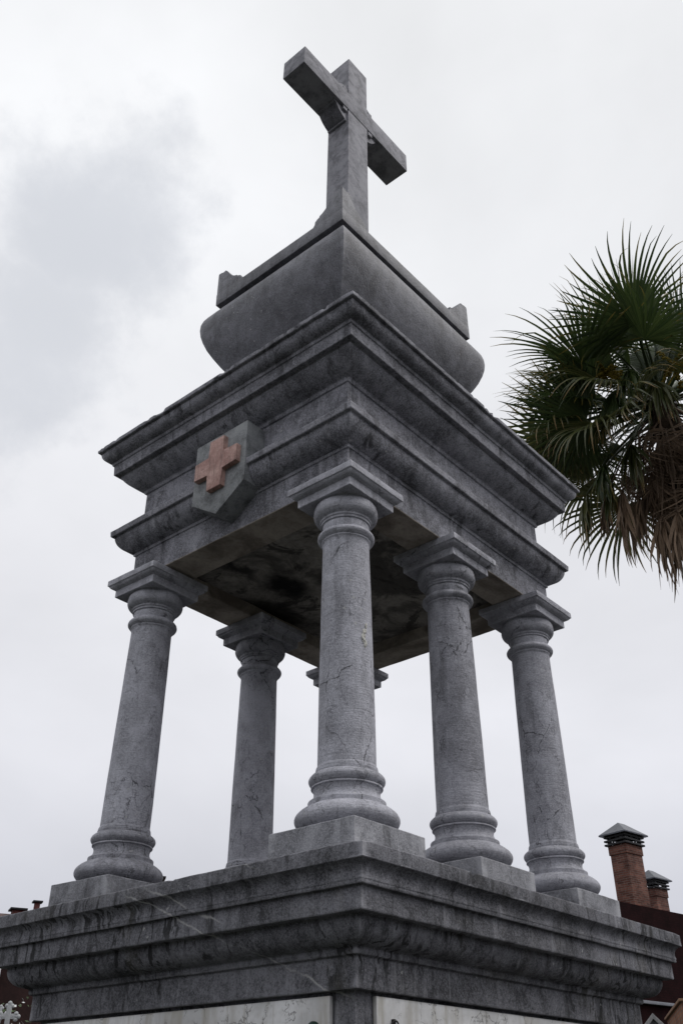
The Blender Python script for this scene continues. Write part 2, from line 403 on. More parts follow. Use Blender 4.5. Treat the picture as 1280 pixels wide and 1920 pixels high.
def sub_jit(bm, cuts, amp, freq=7, seed=0):
    es = [e for e in bm.edges if e.calc_length() > .12]
    bmesh.ops.subdivide_edges(bm, edges=es, cuts=cuts, use_grid_fill=True)
    for v in bm.verts: v.co = jit(v.co, amp, freq, seed)

# ------------------------------------------------------------------ ground
GZ = -2.5
def m_ground():
    t = NT('gravel_and_turf'); f, _ = t.noise(.25, 6, .6); g, _ = t.noise(9, 6, .7); h, _ = t.noise(60, 3, .7)
    col = t.mix(t.ramp(h, .3, .7), (.028, .028, .027), (.065, .063, .06))
    col = t.mix(t.math('MULTIPLY', t.ramp(f, .48, .56), t.ramp(g, .35, .6)), col, (.03, .045, .016))
    return t.done(col, .9, t.bump(h, .6, .02))
bm = bmesh.new(); bmesh.ops.create_grid(bm, x_segments=2, y_segments=2, size=700)
for v in bm.verts: v.co.z = GZ
g_ = link('ground', finish(bm, 'ground'), m_ground()); g_['kind'] = 'structure'

# ------------------------------------------------------------------ the monument
DX = .5954; X1 = 2*DX
mon = thing('funerary_monument', 'tall grey stone monument with six columns, red cross emblem and stone cross on top', 'monument', (DX*S, .5*S, GZ))
def mpart(name, bm, mat, parent=None, smooth=19, loc=None):
    me = finish(bm, name, smooth); o = link(name, me, mat)
    par = parent or mon
    o.parent = par
    bpy.context.view_layer.update()
    o.matrix_parent_inverse = par.matrix_world.inverted()
    if loc is not None: o.location = loc
    return o
# base: die, fillet, quarter-round, fascia, cavetto, slab
gz = GZ/S
bp = [(.30, gz-.05), (.30, gz+.16), (.26, gz+.17), (.26, gz+.30), (.235, gz+.33), (.205, gz+.37), (.150, gz+.39), (.140, gz+.42), (.140, -.2975), (.1665, -.2975), (.1665, -.226), (.1765, -.2235), (.1785, -.215), (.1775, -.2075)]
bp += arc((.186, -.2055), (.2335, -.160), .18, 8)+[(.2335, -.1467), (.2645, -.1467), (.2645, -.0925), (.2785, -.0925)]
bp += [(.2785, -.083)]+arc((.2800, -.0800), (.2960, -.0405), -.22, 8)+[(.3005, -.0385)]+[(.3005, -.0005), (.28, .0005)]
base = mpart('base', rect_loft(bp, 0, X1, 0, 1, 110, amp=.0015, seed=11, chip=(-.037, .001)), M_BASE)
# marble panels set between the corner piers
def panel(lo, hi, seed):
    bm_ = bmesh.new(); box(bm_, lo, hi, .004, S); return mpart('marble_panel', bm_, M_MARB, smooth=30)
pz0, pz1 = -.95, -.3060
pl_left = panel((-.1545, -.073, pz0), (-.142, 1.0955, pz1), 1)
pl_right = panel((-.076, -.1545, pz0), (X1+.108, -.142, pz1), 2)
panel((X1+.142, -.0955, pz0), (X1+.1545, 1.0955, pz1), 3)
panel((-.108, 1.142, pz0), (X1+.108, 1.1545, pz1), 4)
# green bronze boss on the left panel, iron ring on the right one
def boss(c, ax):
    bm_ = bmesh.new(); q = lathe([(.004, 0), (.020, 0), (.020, .006), (.016, .012), (.009, .016), (.002, .0175)], 20)
    me_ = finish(q, 'boss'); bm_.from_mesh(me_)
    rot = Matrix.Rotation(R(-90), 4, 'Y') if ax == 'x' else Matrix.Rotation(R(90), 4, 'X')
    bm_.transform(Matrix.Translation(Vector(c)*S) @ rot); return bm_
mpart('bronze_boss', boss((-.1545, -.0238, -.378), 'x'), M_BRONZE, pl_left)
mpart('bronze_boss', boss((-.1545, 1.0238, -.378), 'x'), M_BRONZE, pl_left)
def ring(c, rr, th):
    bm_ = bmesh.new(); N_ = 22
    pts = [Vector((c[0]+rr*math.cos(a), c[1]-.006-.004*math.sin(a), c[2]+rr*math.sin(a)))*S for a in [2*math.pi*i/N_ for i in range(N_+1)]]
    tube(bm_, pts, [th*S]*(N_+1), 8); box(bm_, (c[0]-.004, c[1]-.008, c[2]+rr-.008), (c[0]+.004, c[1], c[2]+rr+.004), 0, S); return bm_
mpart('iron_ring', ring((-.0158, -.1545, -.372), .0155, .0022), M_IRON, pl_right)
mpart('iron_ring', ring((X1+.0158, -.1545, -.372), .0155, .0022), M_IRON, pl_right)

# columns
shaft_prof = [(.089, .286)]+[(.0925, .2865), (.0925, .2895)]+arc((.0915, .2905), (.0868, .303), .12, 4)
for i in range(1, 9):
    t_ = i/9; shaft_prof.append((.0868-.0088*(t_**1.35), .303+(1.052-.303)*t_))
shaft_prof += arc((.0780, 1.052), (.0835, 1.0625), -.12, 4)+[(.0830, 1.0665)]+arc((.0838, 1.067), (.0835, 1.0985), .40, 9)+[(.0790, 1.0990), (.0785, 1.112), (.0790, 1.131)]
base_prof = [(.10, .1115), (.116, .1115)]+arc((.1175, .1125), (.1165, .1830), .475, 13)+[(.1125, .1835), (.1125, .1990)]+arc((.1085, .1995), (.1005, .2370), -.22, 9)+[(.1045, .2375), (.1045, .2425)]+arc((.1000, .2430), (.0975, .2790), .36, 10)+[(.0925, .2795), (.0925, .287), (.05, .287)]
cap_prof = [(.05, 1.1305), (.0845, 1.1305), (.0845, 1.1385), (.0885, 1.140), (.0885, 1.147)]+arc((.091, 1.1485), (.1085, 1.1865), .2, 8)+[(.1085, 1.195), (.1045, 1.2), (.1045, 1.2055), (.05, 1.2055)]
ab_prof = [(.10, 1.2047), (.1170, 1.2047), (.1170, 1.2365), (.1225, 1.2375)]+arc((.1225, 1.2385), (.1385, 1.2525), .12, 4)+[(.1425, 1.2535), (.1425, 1.2785), (.10, 1.2785)]
pl_prof = [(.10, .0003), (.1545, .0003), (.1555, .1115), (.10, .1115)]
proto = None
def column_proto():
    c = mpart('column', lathe(shaft_prof, 72, amp=.0014, seed=3), M_COL)
    def cp(name, bm_, mat=M_COL):
        me = finish(bm_, name); o = link(name, me, mat, c); return o
    cp('plinth', rect_loft(pl_prof, 0, 0, 0, 0, 16, amp=.002, seed=5), M_PLINTH)
    cp('base_moulding', lathe(base_prof, 72, amp=.0014, seed=6))
    bmc = lathe(cap_prof, 72, amp=.0014, seed=8)
    q = finish(rect_loft(ab_prof, 0, 0, 0, 0, 22, rnd=.0025, amp=.0015, seed=9), 'q'); bmc.from_mesh(q)
    cp('capital', bmc)
    return c
proto = column_proto()
cols = []
for i, (cx, cy) in enumerate(((0, 0), (0, 1), (DX, 0), (X1, 0), (DX, 1), (X1, 1))):
    if i == 0: c = proto
    else:
        c = proto.copy(); COL.objects.link(c)
        for ch in proto.children:
            d = ch.copy(); COL.objects.link(d); d.parent = c
    c.location = Vector((cx*S, cy*S, 0)); c.rotation_euler = (0, 0, (0, math.pi/2, math.pi, -math.pi/2, 0, math.pi)[i])
    if i == 4: c.scale.z = 1.0222; c.location.z = -.0284*S   # this shaft was cut a little longer
    if i == 1:                                                  # the far left column leans a touch
        tl = .022; c.rotation_euler = (Matrix.Rotation(tl, 3, 'X') @ Matrix.Rotation(math.pi/2, 3, 'Z')).to_euler()
        c.location.y += .022*1.2785*S; c.location.z -= .004
    cols.append(c)
# flaked pale scar on the shaft of the corner column: small raised chips of stone
def scar():
    bm_ = bmesh.new(); rnd = random.Random(4)
    for k in range(46):
        t_ = rnd.random(); z = .664+.078*t_+rnd.gauss(0, .003); wd = 5.5*(1-abs(t_-.3)*1.2)
        a = R(-98+7*(t_-.5)+2.5*math.sin(t_*9)+rnd.uniform(-wd, wd)); r_ = .0836
        d = bmesh.ops.create_icosphere(bm_, subdivisions=1, radius=rnd.uniform(.004, .0085)*S*(1.25-.6*t_))
        for v in d['verts']: v.co = Vector((v.co.x*.6, v.co.y*.6, v.co.z*rnd.uniform(.8, 1.8)))*rnd.uniform(.7, 1.1)+Vector((math.cos(a)*r_*S, math.sin(a)*r_*S, z*S))
    me = finish(bm_, 'stone_scar'); return link('stone_scar', me, M_DEBRIS, cols[0])
scar()

# entablature
ep = [(-.074, 1.345), (-.074, 1.2797), (.0745, 1.2797), (.0755, 1.397), (.0825, 1.398), (.0825, 1.4115)]
ep += arc((.0860, 1.4115), (.1425, 1.4735), .14, 9)+[(.1425, 1.4850), (.1560, 1.4865), (.1585, 1.5135), (.150, 1.5165), (.0665, 1.534), (.0665, 1.7085), (.0740, 1.7095), (.0770, 1.7235)]
ep += arc((.0800, 1.7265), (.1520, 1.7890), .09, 9)+[(.1520, 1.8010), (.1755, 1.8005), (.1785, 1.8490), (.1850, 1.8515), (.1860, 1.8640)]
ep += arc((.1895, 1.8655), (.2235, 1.9090), .16, 8)+[(.2235, 1.9150), (.2370, 1.9155), (.2380, 1.9345), (.225, 1.9375), (-.05, 1.99)]
ent = mpart('entablature', rect_loft(ep, 0, X1, 0, 1, 120, amp=.0012, seed=21, chip=(1.912, 1.937), cap=(False, True), matf=lambda q: 1 if q[1] < 1.282 or q[0] < .07 and q[1] < 1.36 else 0), [M_ENT, M_BEAM])
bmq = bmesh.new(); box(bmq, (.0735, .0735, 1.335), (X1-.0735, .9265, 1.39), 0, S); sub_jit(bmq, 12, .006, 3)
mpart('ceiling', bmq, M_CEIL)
# emblem block and its cross on the short face
bmq = bmesh.new(); y1_, y2_ = .3515, .6350
prism(bmq, [(y1_, 1.691), (y2_, 1.691), (y2_, 1.4146), ((y1_+y2_)/2, 1.3206), (y1_, 1.4146)], 'x', -.1635, -.066, S, .006)
emb = mpart('emblem_block', bmq, M_BLOCK, ent, smooth=25)
cyc, czc, aw, al = .4935, 1.5425, .0390, .1155
cp_ = [(-aw, al), (aw, al), (aw, aw), (al, aw), (al, -aw), (aw, -aw), (aw, -al), (-aw, -al), (-aw, -aw), (-al, -aw), (-al, aw), (-aw, aw)]
bmq = bmesh.new(); prism(bmq, [(cyc+a, czc+b) for a, b in cp_], 'x', -.1855, -.1625, S, .0035)
mpart('red_cross', bmq, M_RED, ent, smooth=25)

# sarcophagus: pedestal, bulging body, lid with corner ears
sp_ = [(-.25, 1.95), (-.19, 1.95), (-.19, 2.20), (-.215, 2.215), (-.215, 2.25), (-.208, 2.28), (-.185, 2.345), (-.153, 2.405), (-.120, 2.458), (-.091, 2.51), (-.068, 2.56), (-.051, 2.61), (-.0415, 2.65), (-.037, 2.69), (-.0385, 2.725), (-.046, 2.757), (-.059, 2.783), (-.077, 2.802), (-.099, 2.813), (-.122, 2.817), (-.136, 2.818), (-.137, 2.880), (-.2, 2.880)]
sarc = mpart('sarcophagus', rect_loft(sp_, 0, X1, 0, 1, 60, rnd=.002, amp=.0018, freq=4, seed=31), M_SARC, smooth=30)
lp = [(-.16, 2.866), (-.083, 2.8665), (-.082, 2.9440), (-.092, 2.9470), (-.13, 2.952), (-.22, 2.972), (-.32, 2.992)]
bml = rect_loft(lp, 0, X1, 0, 1, 60, amp=.001, seed=33)
def ear(cx, cy, sx, sy):
    pf = [(-.0005, 2.93), (-.0005, 3.088), (.004, 3.094), (.020, 3.093), (.034, 3.086), (.050, 3.090), (.062, 3.080), (.074, 3.058), (.088, 3.034), (.104, 3.014), (.122, 2.999), (.140, 2.992), (.142, 2.984), (.155, 2.980), (.168, 2.972), (.170, 2.955), (.178, 2.946), (.178, 2.93)]
    rows = []
    for d, z in pf[1:]:
        z += noise.noise(Vector((cx*9+d*40, cy*7, 0)))*.006 if d > .01 else 0
        rows.append([bml.verts.new(Vector((cx+sx*a, cy+sy*b, z))*S) for a, b in ((d, -.0005), (d, max(d, 0)*.5), (d, d), (d*.5, d), (-.0005, d))])
    bot = [bml.verts.new(Vector((cx+sx*d, cy-sy*.0005, 2.93))*S) for d, z in pf[1:]]; bot2 = [bml.verts.new(Vector((cx-sx*.0005, cy+sy*d, 2.93))*S) for d, z in pf[1:]]
    for i in range(len(rows)-1):
        for k in range(4): bml.faces.new((rows[i][k], rows[i+1][k], rows[i+1][k+1], rows[i][k+1]))
        bml.faces.new((rows[i][0], bot[i], bot[i+1], rows[i+1][0])); bml.faces.new((rows[i][4], rows[i+1][4], bot2[i+1], bot2[i]))
e_ = .0835
for cx, cy, sx, sy in ((e_, e_, 1, 1), (X1-e_, e_, -1, 1), (e_, 1-e_, 1, -1), (X1-e_, 1-e_, -1, -1)): ear(cx, cy, sx, sy)
bmesh.ops.remove_doubles(bml, verts=bml.verts, dist=.0004)
mpart('sarcophagus_lid', bml, M_SARC, sarc, smooth=30)

# stone cross on the lid, slightly out of plumb
kx, ky = .5, .41
a_, b_, A_, bo_, z1, z2, zt = .0872, .0792, .4799, .0830, 4.4538, 4.6287, 5.0486
bmx = bmesh.new()
def cross_shape():
    box(bmx, (kx-a_, ky-b_, 2.97), (kx+a_, ky+b_, zt), .006, S)
    box(bmx, (kx-A_, ky-bo_, z1), (kx+A_, ky+bo_, z2), .006, S)
    box(bmx, (kx-a_-.05, ky-b_-.05, 2.965), (kx+a_+.05, ky+b_+.05, 3.03), .006, S)
    prof = [(-.02, -.02), (.108, -.02), (.108, .014), (.094, .014)]
    for i in range(9):
        th = R(90*i/8); u_ = i/8; prof.append((.014+.080*(.45*math.cos(th)+.55*(1-u_)), .014+.080*(.45*math.sin(th)+.55*u_)))
    prof += [(.014, .094), (.014, .108), (-.02, .108)]
    for sx in (-1, 1):
        for sz in (-1, 1):
            x0 = kx+sx*a_; z0 = z1 if sz < 0 else z2
            pts = [(x0+sx*p, z0+sz*q) for p, q in prof]
            if sx*sz < 0: pts = pts[::-1]
            prism(bmx, pts, 'y', ky-bo_+.020, ky+bo_-.012, S, .002)
            # small raised square on the bracket front
            box(bmx, (min(x0+sx*.012, x0+sx*.045), ky-bo_+.004, min(z0+sz*.006, z0+sz*.036)), (max(x0+sx*.012, x0+sx*.045), ky-bo_+.03, max(z0+sz*.006, z0+sz*.036)), .001, S)
cross_shape()
for v in bmx.verts:
    h = v.co.z/S-3.0; v.co.x += .0549*h*S; v.co.y += .0347*h*S
bmesh.ops.recalc_face_normals(bmx, faces=bmx.faces)
mpart('stone_cross', bmx, M_CROSS, smooth=25)

# ------------------------------------------------------------------ palm
def leafmat(name, c0, c1, tip, rough=.42, trans=.25):
    t = NT(name)
    at = t.n('ShaderNodeAttribute', attribute_name='along'); ar = t.n('ShaderNodeAttribute', attribute_name='rnd')
    f, _ = t.noise(14, 4, .6)
    col = t.mix(t.math('ADD', t.math('MULTIPLY', ar.outputs['Fac'], .6), t.math('MULTIPLY', f, .4)), c0, c1)
    tipm = t.math('MULTIPLY', t.ramp(at.outputs['Fac'], .62, .98), t.ramp(t.math('ADD', ar.outputs['Fac'], t.math('MULTIPLY', f, .5)), .55, .95))
    col = t.mix(tipm, col, tip)
    t.b.inputs['Transmission Weight'].default_value = 0
    m_ = t.done(col, rough, None, .5)
    tr = t.n('ShaderNodeBsdfTranslucent'); t.set(tr.inputs[0], col)
    mxs = t.n('ShaderNodeMixShader'); mxs.inputs[0].default_value = trans
    t.set(mxs.inputs[1], t.b.outputs[0]); t.set(mxs.inputs[2], tr.outputs[0])
    t.set(t.t.nodes['Material Output'].inputs[0], mxs.outputs[0]); return m_
L_GREEN = leafmat('palm_leaf_green', (.020, .042, .012), (.085, .122, .036), (.28, .21, .05), .36)
L_OLD = leafmat('palm_leaf_yellowing', (.036, .056, .018), (.135, .135, .045), (.28, .17, .055), .34)
L_DEAD = leafmat('palm_leaf_dead', (.070, .045, .028), (.34, .235, .155), (.20, .15, .11), .8, .1)
M_TRUNK = plain('palm_trunk_fibre', (.045, .032, .022), .95, .6, 25, spec=.1)
M_FLOWER = plain('palm_flower_yellow', (.15, .115, .018), .8, .4, 30, spec=.1)

def frond_mesh(name, pet, blade, nseg, spread, fold, droop, seed, dead=False, ragged=.1, petw=.016):
    """costapalmate fan in local axes: petiole along +X, blade beyond it, +Z is the upper face"""
    rnd = random.Random(seed); bm_ = bmesh.new()
    la = bm_.verts.layers.float.new('along'); lr = bm_.verts.layers.float.new('rnd')
    def V(p, al, rr):
        v = bm_.verts.new(p); v[la] = al; v[lr] = rr; return v
    # petiole
    prev = None; rp = rnd.random()*.4
    for i in range(7):
        t_ = i/6; x = pet*t_; z = -.10*pet*t_*t_; w_ = petw*(1.5-.9*t_)
        cur = [V((x, -w_, z), .2, rp), V((x, 0, z-w_*.9), .2, rp), V((x, w_, z), .2, rp), V((x, 0, z+w_*.5), .2, rp)]
        if prev:
            for k in range(4): bm_.faces.new((prev[k], prev[(k+1) % 4], cur[(k+1) % 4], cur[k]))
        prev = cur
    hub = Vector((pet, 0, -.10*pet))
    united = .31 if not dead else .2
    for s in range(nseg):
        t_ = s/(nseg-1)*2-1                                    # -1..1
        a = t_*spread; rr = rnd.random()
        Ls = blade*(1-.28*abs(t_)**2)*rnd.uniform(1-ragged, 1+ragged*.5)
        wmax = 2*math.tan(spread/(nseg-1))*blade*united*.52
        dirv = Vector((math.cos(a), math.sin(a), 0)); side = Vector((-math.sin(a), math.cos(a), 0))
        dr = droop*rnd.uniform(.6, 1.5); kink = rnd.random() < (.24 if not dead else .5); kp = rnd.uniform(.5, .8)
        tw = rnd.uniform(-.5, .5)*(1.5 if dead else .5)
        N_ = 8; p = hub.copy(); d = dirv.copy(); d.z = fold*abs(math.sin(a))*.5; d.normalize(); rows = []
        for i in range(N_+1):
            q = i/N_
            if q <= united: wv = wmax*q/united
            else: wv = wmax*(1-((q-united)/(1-united))**1.5)*.95+.0012
            lift = wv*(.55 if q > .05 else 0)                  # V-folded blade
            sd_ = side.copy(); sd_.rotate(Matrix.Rotation(tw*q, 3, d))
            up = d.cross(sd_).normalized()
            rows.append((V(p+sd_*wv, q, rr), V(p-up*lift, q, rr), V(p-sd_*wv, q, rr)))
            st = Ls/N_
            if q > united*.8: d.z -= dr*(q**1.5)*.35
            if kink and q > kp: d.z -= .55
            if dead: d.z -= .12; d.x += rnd.uniform(-.08, .08); d.y += rnd.uniform(-.08, .08)
            d.normalize(); p = p+d*st
        for r0, r1 in zip(rows, rows[1:]):
            for k in (0, 1): bm_.faces.new((r0[k], r0[k+1], r1[k+1], r1[k]))
    me = bpy.data.meshes.new(name); bm_.to_mesh(me); bm_.free()
    for q in me.polygons: q.use_smooth = True
    return me
PR = 8.0
PB = CAM+Vector((math.cos(R(16.6)), math.sin(R(16.6)), 0))*PR
PALM = Vector((PB.x+.20, PB.y+.10, GZ)); CROWN = Vector((PB.x, PB.y, CAM.z+PR*.772))
palm = thing('palm_tree', 'fan palm with dark green crown and a skirt of dead brown leaves behind the monument', 'palm tree', PALM)
def ppart(name, me, mat, par=palm):
    o = link(name, me, mat); o.parent = par; bpy.context.view_layer.update(); o.matrix_parent_inverse = par.matrix_world.inverted(); return o
bmt = bmesh.new(); n_ = 44; pts, rads = [], []
for i in range(n_):
    t_ = i/(n_-1); p = PALM.lerp(CROWN, t_); p += Vector((.12, -.10, 0))*math.sin(t_*math.pi); pts.append(p)
    rads.append((.115+.03*(1-t_)+.012*(i % 2))*(1+.35*max(0, t_-.75)))
tube(bmt, pts, rads, 14)
rt = random.Random(3)
for i in range(420):                                           # fibrous leaf bases on the upper trunk
    t_ = .55+.45*rt.random(); k = t_*(n_-1); p = pts[int(k)].lerp(pts[min(int(k)+1, n_-1)], k % 1); a = rt.uniform(0, 6.283)
    o_ = Vector((math.cos(a), math.sin(a), 0)); q = p+o_*.13; L_ = rt.uniform(.06, .2); s_ = Vector((-o_.y, o_.x, 0))*rt.uniform(.006, .02)
    up = (o_*.35+Vector((0, 0, rt.choice((1, -1, -1))))).normalized()*L_
    bmt.faces.new((bmt.verts.new(q-s_), bmt.verts.new(q+s_), bmt.verts.new(q+up+s_*.3), bmt.verts.new(q+up-s_*.3)))
ppart('trunk', finish(bmt, 'trunk'), M_TRUNK)
# heart of the crown: upright unopened spears
bmh = bmesh.new(); rh = random.Random(9)
for i in range(16):
    a = rh.uniform(0, 6.283); l_ = rh.uniform(.5, .95); el = R(rh.uniform(62, 88))
    d = Vector((math.cos(a)*math.cos(el), math.sin(a)*math.cos(el), math.sin(el))); tube(bmh, [CROWN+d*.05, CROWN+d*l_*.5, CROWN+d*l_], [.035, .022, .002], 5)
me = finish(bmh, 'crown')
crown = ppart('crown', me, L_GREEN)
GREEN = [frond_mesh('frond', .74, .84, 38, R(120), .7, .55, 20+i, ragged=.14) for i in range(5)]
STIFF = [frond_mesh('frond', .70, .86, 40, R(128), .5, .10, 40+i) for i in range(4)]
OLD = [frond_mesh('frond', .86, .78, 34, R(112), .8, 1.9, 60+i, ragged=.22) for i in range(4)]
DEAD = [frond_mesh('frond', .50, .66, 26, R(70), .2, 2.4, 80+i, dead=True, ragged=.35, petw=.012) for i in range(5)]
for l_, m_ in ((GREEN, L_GREEN), (STIFF, L_GREEN), (OLD, L_OLD), (DEAD, L_DEAD)):
    for me in l_: me.materials.append(m_)
def frond(me, az, el, roll=0., base_off=0., sag=0., par=crown, name='frond', scale=1.):
    o = bpy.data.objects.new(name, me); COL.objects.link(o); o.parent = par
    d = Vector((math.cos(az)*math.cos(el), math.sin(az)*math.cos(el), math.sin(el)))
    y = Vector((-math.sin(az), math.cos(az), 0)); z = d.cross(y)
    mt = Matrix((d, y, z)).transposed().to_4x4() @ Matrix.Rotation(roll, 4, 'X') @ Matrix.Diagonal((scale, scale, scale, 1))
    mt.translation = CROWN+Vector((math.cos(az), math.sin(az), 0))*.08+Vector((0, 0, base_off))
    bpy.context.view_layer.update()
    o.matrix_parent_inverse = par.matrix_world.inverted(); o.matrix_basis = mt; return o
rf = random.Random(12)
ga = 2.39996
for i in range(10): frond(STIFF[i % 4], i*ga+rf.uniform(-.3, .3), R(80-i*3.6+rf.uniform(-6, 6)), rf.uniform(-.9, .9), .03, scale=rf.uniform(.86, 1.0))
for i in range(14): frond(GREEN[i % 5], i*ga+1+rf.uniform(-.3, .3), R(38-i*2.6+rf.uniform(-9, 9)), rf.uniform(-1.1, 1.1), -.03, scale=rf.uniform(.95, 1.18))
for i in range(11):
    az_, el_ = i*ga+2+rf.uniform(-.3, .3), R(-4-i*3.2+rf.uniform(-8, 8)); ro_, sc_ = rf.uniform(-1.2, 1.2), rf.uniform(.95, 1.18)
    if abs((math.degrees(az_)-125+180) % 360-180) < 48 and el_ < R(-8): continue    # that side has lost its old fans
    frond(OLD[i % 4], az_, el_, ro_, -.12, scale=sc_)
# the older fans on the side towards the monument hang lower and looser
for az_, el_, ro_, sc_, l_ in ((100, 26, -.6, 1.0, GREEN), (116, -8, -.3, 1.08, OLD), (142, 20, .7, .9, GREEN), (84, -6, .2, 1.1, GREEN), (165, -6, -.8, .9, OLD), (104, 14, .5, 1.0, GREEN), (92, 2, -.4, 1.0, OLD), (128, -14, .9, 1.0, GREEN), (112, -2, .9, 1.05, GREEN), (150, -28, -.5, 1.0, OLD), (135, 8, -1.0, 1.0, GREEN), (180, -30, .5, .95, OLD)):
    frond(l_[int(az_) % len(l_)], R(az_), R(el_), ro_, -.08, scale=sc_)
def hanging(name, start, hub, length, spread, nseg, seed, mat, par, ragged=.25, width=.017, sag=.12):
    """frond whose blade has collapsed and hangs from the end of its petiole"""
    rnd = random.Random(seed); b_ = bmesh.new(); la = b_.verts.layers.float.new('along'); lr = b_.verts.layers.float.new('rnd')
    pts = [start.lerp(hub, i/8)+Vector((0, 0, sag*math.sin(math.pi*i/8))) for i in range(9)]
    tube(b_, pts, [.016-.001*i for i in range(9)], 5)
    dh = (hub-start); dh.z = 0; dh.normalize(); sd = Vector((-dh.y, dh.x, 0))
    for k in range(nseg):
        a = (k/(nseg-1)*2-1)*spread+rnd.uniform(-.05, .05); rr = rnd.random(); L_ = length*(1-.25*abs(a/spread)**2)*rnd.uniform(1-ragged, 1.05)
        d = (Vector((0, 0, -1))*math.cos(a)+sd*math.sin(a)+dh*rnd.uniform(.05, .45)).normalized()
        p = hub.copy(); rows = []; tw = rnd.uniform(0, 3.1); N_ = 9
        for i in range(N_+1):
            q = i/N_; w_ = width*(min(1, q/.3+.25))*(1-max(0, (q-.3)/.7)**1.4)+.0012
            s_ = d.orthogonal().normalized(); s_.rotate(Matrix.Rotation(tw+q*rnd.uniform(-.4, .8), 3, d)); u_ = d.cross(s_)
            row = []
            for v_ in (p+s_*w_, p+u_*w_*.5, p-s_*w_):
                v = b_.verts.new(v_); v[la] = q; v[lr] = rr; row.append(v)
            rows.append(row)
            d = (d+Vector((rnd.gauss(0, .07), rnd.gauss(0, .07), -.10-.25*q))).normalized(); p = p+d*L_/N_
        for r0, r1 in zip(rows, rows[1:]):
            for m_ in (0, 1): b_.faces.new((r0[m_], r0[m_+1], r1[m_+1], r1[m_]))
    me = bpy.data.meshes.new(name); b_.to_mesh(me); b_.free()
    for q in me.polygons: q.use_smooth = True
    return ppart(name, me, mat, par)
def palmat(az, tz, r_=PR): return CAM+Vector((math.cos(R(az))*r_, math.sin(R(az))*r_, tz*r_))
heart = CROWN+Vector((0, 0, -.12))
hanging('frond', heart+Vector((0, 0, -.15)), palmat(22.8, .650, 7.9), .66, .36, 22, 1, L_OLD, crown)
hanging('frond', heart, palmat(24.4, .79, 7.9), .55, .75, 24, 2, L_GREEN, crown)
hanging('frond', heart, palmat(22.7, .765, 8.2), .60, .7, 24, 3, L_OLD, crown)
hanging('frond', heart, palmat(21.3, .69, 7.7), .50, .8, 22, 4, L_GREEN, crown)
hanging('frond', heart, palmat(21.0, .665, 7.8), .55, .45, 24, 12, L_OLD, crown)
hanging('dead_frond', heart, palmat(21.6, .64, 8.1), .5, .4, 22, 13, L_DEAD, crown)
hanging('frond', heart, palmat(18.2, .83, 7.2), .55, .8, 26, 8, L_GREEN, crown)
hanging('frond', heart, palmat(16.6, .80, 7.1), .60, .8, 26, 9, L_OLD, crown)
hanging('frond', heart, palmat(19.6, .80, 7.4), .60, .9, 26, 10, L_GREEN, crown)
hanging('frond', heart, palmat(20.6, .775, 7.5), .50, .9, 24, 11, L_OLD, crown)
hanging('frond', heart, palmat(19.2, .71, 7.6), .55, .8, 24, 6, L_OLD, crown)
# skirt of dead leaves
skm = bmesh.new(); rk = random.Random(5)
for i in range(90):
    a = rk.uniform(0, 6.283); z = CROWN.z-rk.uniform(.25, 1.0); p = Vector((CROWN.x+.05+math.cos(a)*.14, CROWN.y+.03+math.sin(a)*.14, z)); o_ = Vector((math.cos(a), math.sin(a), 0))
    tube(skm, [p, p+o_*.18+Vector((0, 0, -.12)), p+o_*.26+Vector((0, 0, -.5))], [.012, .009, .006], 4)
skirt = ppart('dead_leaf_skirt', finish(skm, 'dead_leaf_skirt'), L_DEAD)
for i in range(34):
    frond(DEAD[i % 5], i*ga+rk.uniform(-.4, .4), R(-46-rk.uniform(0, 34)), rk.uniform(-1.5, 1.5), -.15-rk.random()*.6, par=skirt, name='dead_frond', scale=rk.uniform(.75, 1.1))
for k, (az_, tz_, r_, l_, s_, n_) in enumerate(((20.4, .645, 7.75, .82, .26, 26), (19.4, .63, 7.9, .70, .28, 22), (18.2, .60, 7.7, .85, .34, 34), (17.2, .60, 7.65, .9, .36, 34), (16.2, .59, 7.7, .95, .4, 34), (15.4, .60, 7.8, .9, .4, 30), (17.5, .67, 8.2, .9, .4, 30))):
    hanging('dead_frond', heart+Vector((0, 0, -.3)), palmat(az_, tz_, r_), l_, s_, n_, 30+k, L_DEAD, skirt, ragged=.4, width=.02, sag=.06)
# flower clusters
for k, (az, el) in enumerate(((R(150), 5), (R(215), -20), (R(250), 10))):
    bmf = bmesh.new(); c0 = CROWN+Vector((math.cos(az)*.62, math.sin(az)*.62, .1+.01*el)); tube(bmf, [CROWN+Vector((0, 0, -.05)), CROWN.lerp(c0, .6)+Vector((0, 0, .1)), c0], [.018, .014, .01], 5)
    for b_ in range(12):
        dv = Vector((rk.gauss(0, 1), rk.gauss(0, 1), rk.gauss(-.5, .7))).normalized(); e2 = c0+dv*rk.uniform(.14, .26); tube(bmf, [c0-dv*.01, c0.lerp(e2, .5), e2], [.007, .006, .005], 5)
        for i in range(26):
            p = c0.lerp(e2, rk.uniform(.15, 1))+Vector((rk.gauss(0, 1), rk.gauss(0, 1), rk.gauss(0, 1)))*.007; s_ = rk.uniform(.010, .017)
            d = bmesh.ops.create_icosphere(bmf, subdivisions=1, radius=s_)
            for v in d['verts']: v.co += p
    ppart('flower_cluster', finish(bmf, 'flower_cluster'), M_FLOWER)

